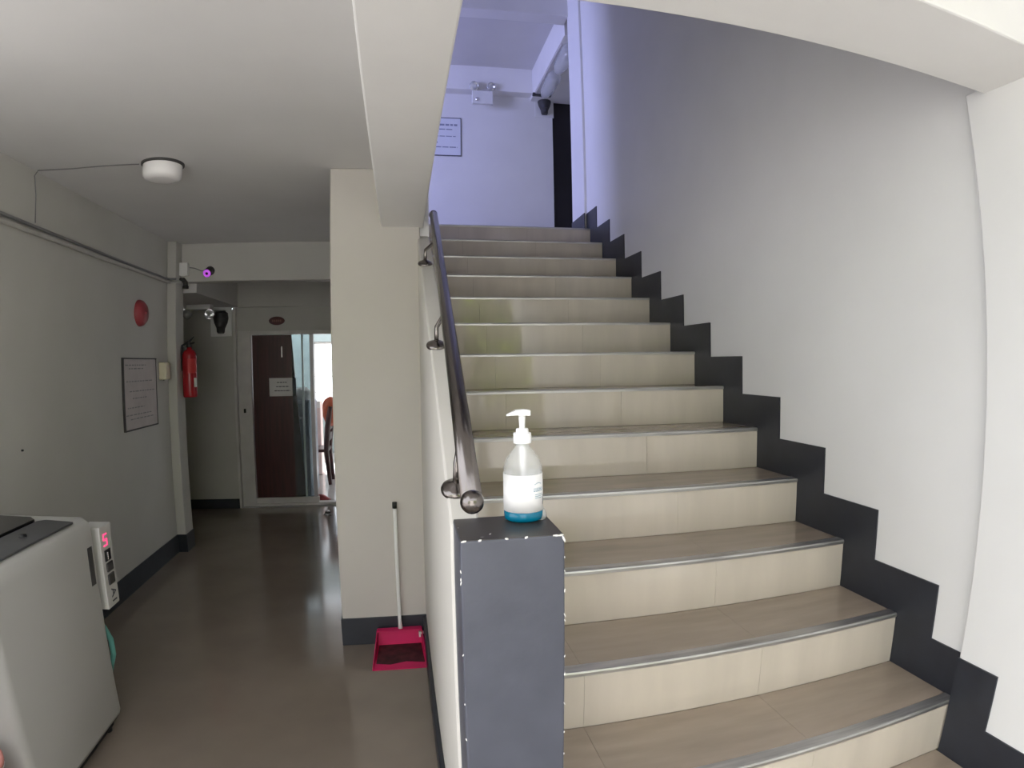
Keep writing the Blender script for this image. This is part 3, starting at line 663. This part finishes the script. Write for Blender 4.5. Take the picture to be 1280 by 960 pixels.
# clear cylinder lamp on the upstairs bulkhead
ul = root('bulkhead_lamp', 'clear glass tube lamp under the upstairs bulkhead', 'lamp', (1.60, 4.85, 4.66))
pbox('mounting_plate', (-0.06, 0.12, -0.55, 0.62, -0.015, 0), M['whiteframe'], ul, 0.003)
for yy in (-0.33, 0.28):
    bm = bmesh.new(); prof = [(0, -0.30), (0.05, -0.29), (0.075, -0.25), (0.08, -0.15), (0.075, 0.1), (0.055, 0.19), (0.04, 0.24), (0, 0.25)]
    lathe(bm, prof, 24, Matrix.Translation((0.02, yy, -0.075)) @ Matrix.Rotation(-PI/2, 4, 'X')); gl = link('glass_cover', bm, M['clear'], ul)
    bm = bmesh.new(); lathe(bm, [(0, -0.16), (0.02, -0.15), (0.032, -0.10), (0.034, -0.06), (0.02, 0.0), (0, 0.01)], 18, Matrix.Translation((0.02, yy, -0.07)) @ Matrix.Rotation(-PI/2, 4, 'X')); link('bulb', bm, M['chrome'], gl)
pbox('end_bracket', (-0.09, 0.13, 0.62, 0.66, -0.03, 0.0), M['dgrey'], ul)

# alarm sounders
def sounder(label, loc):
    s_ = root('alarm_sounder', label, 'alarm', loc)
    pbox('back_plate', (-0.115, 0.115, -0.012, 0, -0.16, 0.15), M['pvcw'], s_, 0.004)
    bm = bmesh.new()
    sect = [(0.105, 0.052, 0.03), (0.088, 0.075, 0.075), (0.03, 0.082, 0.085), (-0.02, 0.070, 0.085), (-0.06, 0.052, 0.075), (-0.075, 0.044, 0.085), (-0.115, 0.040, 0.085), (-0.13, 0.030, 0.06)]
    rg = []
    for z, hw, dp_ in sect:
        rg.append([bm.verts.new((hw*math.cos(a), -0.012-dp_*max(0, math.sin(a)), z)) for a in [PI*k/12 for k in range(13)]])
    for a, b in zip(rg, rg[1:]):
        for k in range(12): bm.faces.new((a[k], a[k+1], b[k+1], b[k]))
    bm.faces.new(rg[0]); bm.faces.new(rg[-1])
    link('sounder_body', bm, M['dgrey'], s_)
    pbox('top_cap', (-0.055, 0.055, -0.07, -0.012, 0.104, 0.116), M['mgrey'], s_, 0.003)
    return s_
sounder('dark grey alarm sounder on the wall at the corridor end', (-1.93, 5.44, 2.015))
sounder('dark grey alarm sounder upstairs beside the dark door', (1.70, 5.72, 4.62))

# upstairs sign
sg = root('wall_notice', 'white printed notice sheet on the blue-lit upstairs wall', 'sign', (0.375, 5.72, 3.93))
pbox('sheet', (-0.325, 0.325, -0.006, 0, 0, 0.465), M['bluepaper'], sg)
bm = bmesh.new(); 
for b in ((-0.325, 0.325, 0, 0.010), (-0.325, 0.325, 0.457, 0.465), (0.317, 0.325, 0, 0.465), (-0.325, -0.317, 0, 0.465)): box(bm, b[0], b[1], -0.009, -0.001, b[2], b[3])
link('border', bm, M['ink'], sg)
bm = bmesh.new()
for zz, a, b, hh in ((0.425, -0.25, 0.06, 0.022), (0.365, -0.29, 0.29, 0.022), (0.315, -0.29, 0.22, 0.012), (0.232, -0.29, 0.26, 0.010), (0.150, -0.29, 0.05, 0.022), (0.100, -0.29, 0.28, 0.012), (0.060, -0.29, 0.0, 0.010)):
    x = a
    while x < b:
        L = random.uniform(0.03, 0.09); box(bm, x, min(b, x+L), -0.0068, -0.006, zz, zz+hh); x += L+0.012
stuff_link('printed_lines', bm, mat('grey_blue_print', (0.25, 0.27, 0.36), 0.7), sg)

# ------------------------------------------------------------------ glazed door at the corridor end
gd = root('glazed_door', 'white-framed glazed door with dark maroon leaf at the corridor end', 'door', (-1.2, YD, 0))
gx = -1.2
bm = bmesh.new()
box(bm, -1.775-gx, -1.632-gx, 0.0, 0.09, 0, 1.91); box(bm, -1.632-gx, -0.66-gx, 0.0, 0.09, 1.868, 1.91)
box(bm, -1.632-gx, -0.66-gx, -0.01, 0.09, 0.0, 0.028)
link('frame', bm, M['whiteframe'], gd, 0.003)
bm = bmesh.new(); prism(bm, [(-1.628-gx, 0.088), (-1.085-gx, 0.088), (-1.20-gx, 1.866), (-1.628-gx, 1.866)], 'y', 0.045, 0.06); o = link('door_leaf', bm, M['maroon'], gd)
pbox('bottom_rail', (-1.632-gx, -0.95-gx, 0.015, 0.06, 0.028, 0.088), M['whiteframe'], gd, 0.003)
pbox('stile', (-1.005-gx, -0.965-gx, 0.02, 0.07, 0.088, 1.868), M['alframe'], gd)
pbox('pane', (-1.20-gx, -1.005-gx, 0.036, 0.040, 0.088, 1.868), M['door_glass'], gd)
pbox('mullion', (-1.095-gx, -1.075-gx, 0.03, 0.044, 0.088, 1.868), mat('pale_blue_stile', (0.45, 0.55, 0.57), 0.35), gd)
pbox('latch', (-1.722-gx, -1.700-gx, -0.02, 0.0, 1.03, 1.075), M['black'], gd, 0.003)
pbox('pull_handle', (-1.31-gx, -1.295-gx, 0.015, 0.045, 1.62, 1.74), M['chrome'], gd, 0.003)
pn_ = root('paper_notice', 'white paper notice taped on the maroon door', 'notice', (-1.305, YD+0.043, 1.30))
pbox('sheet', (-0.145, 0.145, -0.002, 0, -0.10, 0.098), M['paper'], pn_)
bm = bmesh.new()
for zz, a, b in ((0.045, -0.06, 0.05), (0.0, -0.07, 0.07), (-0.045, -0.09, 0.08)):
    x = a
    while x < b:
        L = random.uniform(0.015, 0.035); box(bm, x, min(b, x+L), -0.003, -0.002, zz, zz+0.009); x += L+0.008
stuff_link('printed_lines', bm, M['ink'], pn_)
# oval number plate
ov = root('oval_plate', 'dark red oval plate above the glazed door', 'sign', (-1.345, YD-0.04 if False else YD, 2.015))
bm = bmesh.new()
prism(bm, [(0.085*math.cos(2*PI*k/28), 0.046*math.sin(2*PI*k/28)) for k in range(28)], 'y', -0.012, 0.0); link('plate', bm, M['oval'], ov, 0.003)
bm = bmesh.new()
for k in range(5): box(bm, -0.05+0.021*k, -0.036+0.021*k, -0.0135, -0.012, -0.012, 0.012)
link('lettering', bm, M['ovaltext'], ov)
# things in the room behind
fr = root('cabinet', 'blue-grey enamel cabinet behind the door glass', 'cabinet', (-1.32, 6.02, 0))
pbox('body', (-0.28, 0.27, -0.25, 0.3, 0.03, 1.13), M['fridge'], fr, 0.02)
dd = pbox('door', (-0.27, 0.26, -0.285, -0.255, 0.05, 0.70), M['fridge'], fr, 0.01)
bm = bmesh.new(); tube(bm, [(0.10, -0.285, 0.60), (0.10, -0.315, 0.60), (0.17, -0.315, 0.61), (0.17, -0.285, 0.61)], 0.009, 8); link('handle', bm, M['chrome'], dd)
d2 = pbox('door', (-0.27, 0.26, -0.285, -0.255, 0.73, 1.11), M['fridge'], fr, 0.01)
bm = bmesh.new(); tube(bm, [(0.0, -0.285, 0.86), (0.02, -0.315, 0.87), (0.20, -0.315, 0.96), (0.22, -0.285, 0.97)], 0.008, 8); link('handle', bm, M['chrome'], d2)
bm = bmesh.new(); bmesh.ops.create_icosphere(bm, subdivisions=3, radius=1.0)
for v in bm.verts:
    k = 1 + 0.18*math.sin(7*v.co.x+3*v.co.z)*math.cos(5*v.co.y+2) + random.uniform(-.05, .05)
    v.co = Vector((v.co.x*0.13*k, v.co.y*0.1*k, max(-0.06, v.co.z*0.085*k)))
    v.co.z += 0.06
bg_ = link('plastic_bag', bm, M['bag'], smooth=True); bg_.location = (-1.17, 5.93, 1.131); tag(bg_, 'crumpled white plastic bag on top of the blue-grey cabinet', 'bag')
pc_ = root('storage_box', 'tall pinkish white box behind the dark chair', 'box', (-1.24, 7.45, 0))
pbox('carton', (-0.09, 0.09, -0.12, 0.12, 0, 1.02), mat('pinkish_white_card', (0.75, 0.62, 0.60), 0.7), pc_, 0.004)
pbox('flap', (-0.09, 0.09, -0.13, -0.12, 0.94, 1.03), M['paper'], pc_)
ch_ = root('wooden_chair', 'dark wooden chair with orange cloth in the bright room behind the door', 'chair', (-1.17, 6.80, 0), None, -PI/2)
pbox('seat', (-0.21, 0.21, -0.2, 0.2, 0.42, 0.46), M['cwood'], ch_, 0.01)
for sx in (-1, 1):
    bm = bmesh.new(); tube(bm, [(sx*0.18, -0.17, 0), (sx*0.185, -0.175, 0.43)], [0.016, 0.022], 8); link('leg', bm, M['cwood'], ch_)
    bm = bmesh.new(); tube(bm, [(sx*0.18, 0.21, 0), (sx*0.185, 0.175, 0.43), (sx*0.18, 0.20, 0.75), (sx*0.175, 0.24, 1.0)], [0.022, 0.034, 0.036, 0.028], 8); link('leg', bm, M['cwood'], ch_)
for z in (0.6, 0.74, 0.88, 0.97): pbox('back_slat', (-0.175, 0.175, 0.19+0.06*(z-0.6), 0.215+0.06*(z-0.6), z-0.045, z+0.045), M['cwood'], ch_, 0.004)
for z in (0.16, 0.24): pbox('stretcher', (-0.18, 0.18, -0.18, -0.16, z-0.012, z+0.012), M['cwood'], ch_)
bm = bmesh.new(); bmesh.ops.create_icosphere(bm, subdivisions=3, radius=1.0)
for v in bm.verts:
    k = 1 + 0.12*math.sin(5*v.co.x+2*v.co.y)*math.cos(4*v.co.z+1)
    v.co = Vector((v.co.x*0.15*k, v.co.y*0.10*k, v.co.z*0.19*k))
for v in bm.verts: v.co += Vector((0.03, 0.225, 0.93))
cl_ = link('cloth_cover', bm, M['orange'], ch_, smooth=True); cl_['label'] = 'rust orange cloth over the chair back'
shoes = root('shoe', 'dark red shoe on the bright floor just inside the door', 'shoe', (-0.93, 5.72, -0.004))
bm = bmesh.new(); bmesh.ops.create_icosphere(bm, subdivisions=3, radius=1.0)
for v in bm.verts: v.co = Vector((v.co.x*0.085*(1-0.15*v.co.z), v.co.y*0.045, max(0.0, (v.co.z+0.35)*0.05*(1-0.5*v.co.x))))
link('upper', bm, M['bell'], shoes, smooth=True)
pbox('sole', (-0.082, 0.082, -0.04, 0.04, 0, 0.012), M['dgrey'], shoes, 0.005)
# metal door stop on the corridor floor
ds = root('door_stop', 'small shiny metal door stop on the corridor floor', 'door stop', (-0.80, 5.02, 0))
bm = bmesh.new(); lathe(bm, [(0, 0), (0.042, 0), (0.044, 0.006), (0.036, 0.014), (0.024, 0.02), (0.026, 0.034), (0.020, 0.044), (0, 0.046)], 20); link('dome', bm, M['chrome'], ds)
bm = bmesh.new(); lathe(bm, [(0.0265, 0.022), (0.030, 0.026), (0.030, 0.032), (0.0265, 0.036)], 20); link('rubber_ring', bm, M['black'], ds)

# ------------------------------------------------------------------ outside the entrance: porch posts and trees (seen mirrored in the tiles)
for k, x in enumerate((0.66, -2.0)):
    sbox('porch_post' if k == 0 else 'porch_post.001', (x-0.05, x+0.05, (-1.6 if k == 0 else -2.3), (-1.6 if k == 0 else -2.3)+0.10, 0, ZC), M['beam'])
def tree(x, y, h, s):
    t_ = root('tree', 'leafy green tree outside the entrance, behind the camera', 'tree', (x, y, -0.02), 'trees outside the entrance')
    bm = bmesh.new(); tube(bm, [(0, 0, 0), (0.03, 0.02, h*0.4), (-0.02, 0, h*0.8)], [0.10, 0.08, 0.04], 8); link('trunk', bm, M['bark'], t_)
    bm = bmesh.new()
    for k in range(2600):
        a, b_, rr = random.uniform(0, 2*PI), math.acos(random.uniform(-1, 1)), random.uniform(0.35, 1)**0.5
        c = Vector((s*rr*math.sin(b_)*math.cos(a), s*0.8*rr*math.sin(b_)*math.sin(a), h*0.53+h*0.5*rr*math.cos(b_)))
        if c.x**2 + c.y**2 > (s*0.95)**2 or c.z < 0.3: continue
        m_ = Matrix.Translation(c) @ Matrix.Rotation(random.uniform(0, 6), 4, 'Z') @ Matrix.Rotation(random.uniform(-1.2, 1.2), 4, 'X')
        q = random.uniform(0.13, 0.24)
        bm.faces.new([bm.verts.new(m_ @ Vector(p)) for p in ((-q*.5, -q, 0), (q*.5, -q*.6, 0.02), (q*.6, q*.6, 0), (0, q, 0.03), (-q*.6, q*.4, 0))])
    f = link('foliage', bm, M['leaf'], t_); f['kind'] = 'stuff'
for x, y, h, s in ((-8.0, -10.0, 5.6, 1.75), (-4.4, -10.3, 5.9, 1.75), (-0.8, -10.0, 6.2, 1.75), (2.8, -10.4, 5.8, 1.75), (6.4, -10.1, 6.0, 1.75), (1.0, -13.4, 6.6, 1.9), (5.4, -13.9, 6.4, 1.9), (-3.5, -13.6, 6.5, 1.9)):
    tree(x, y, h, s)
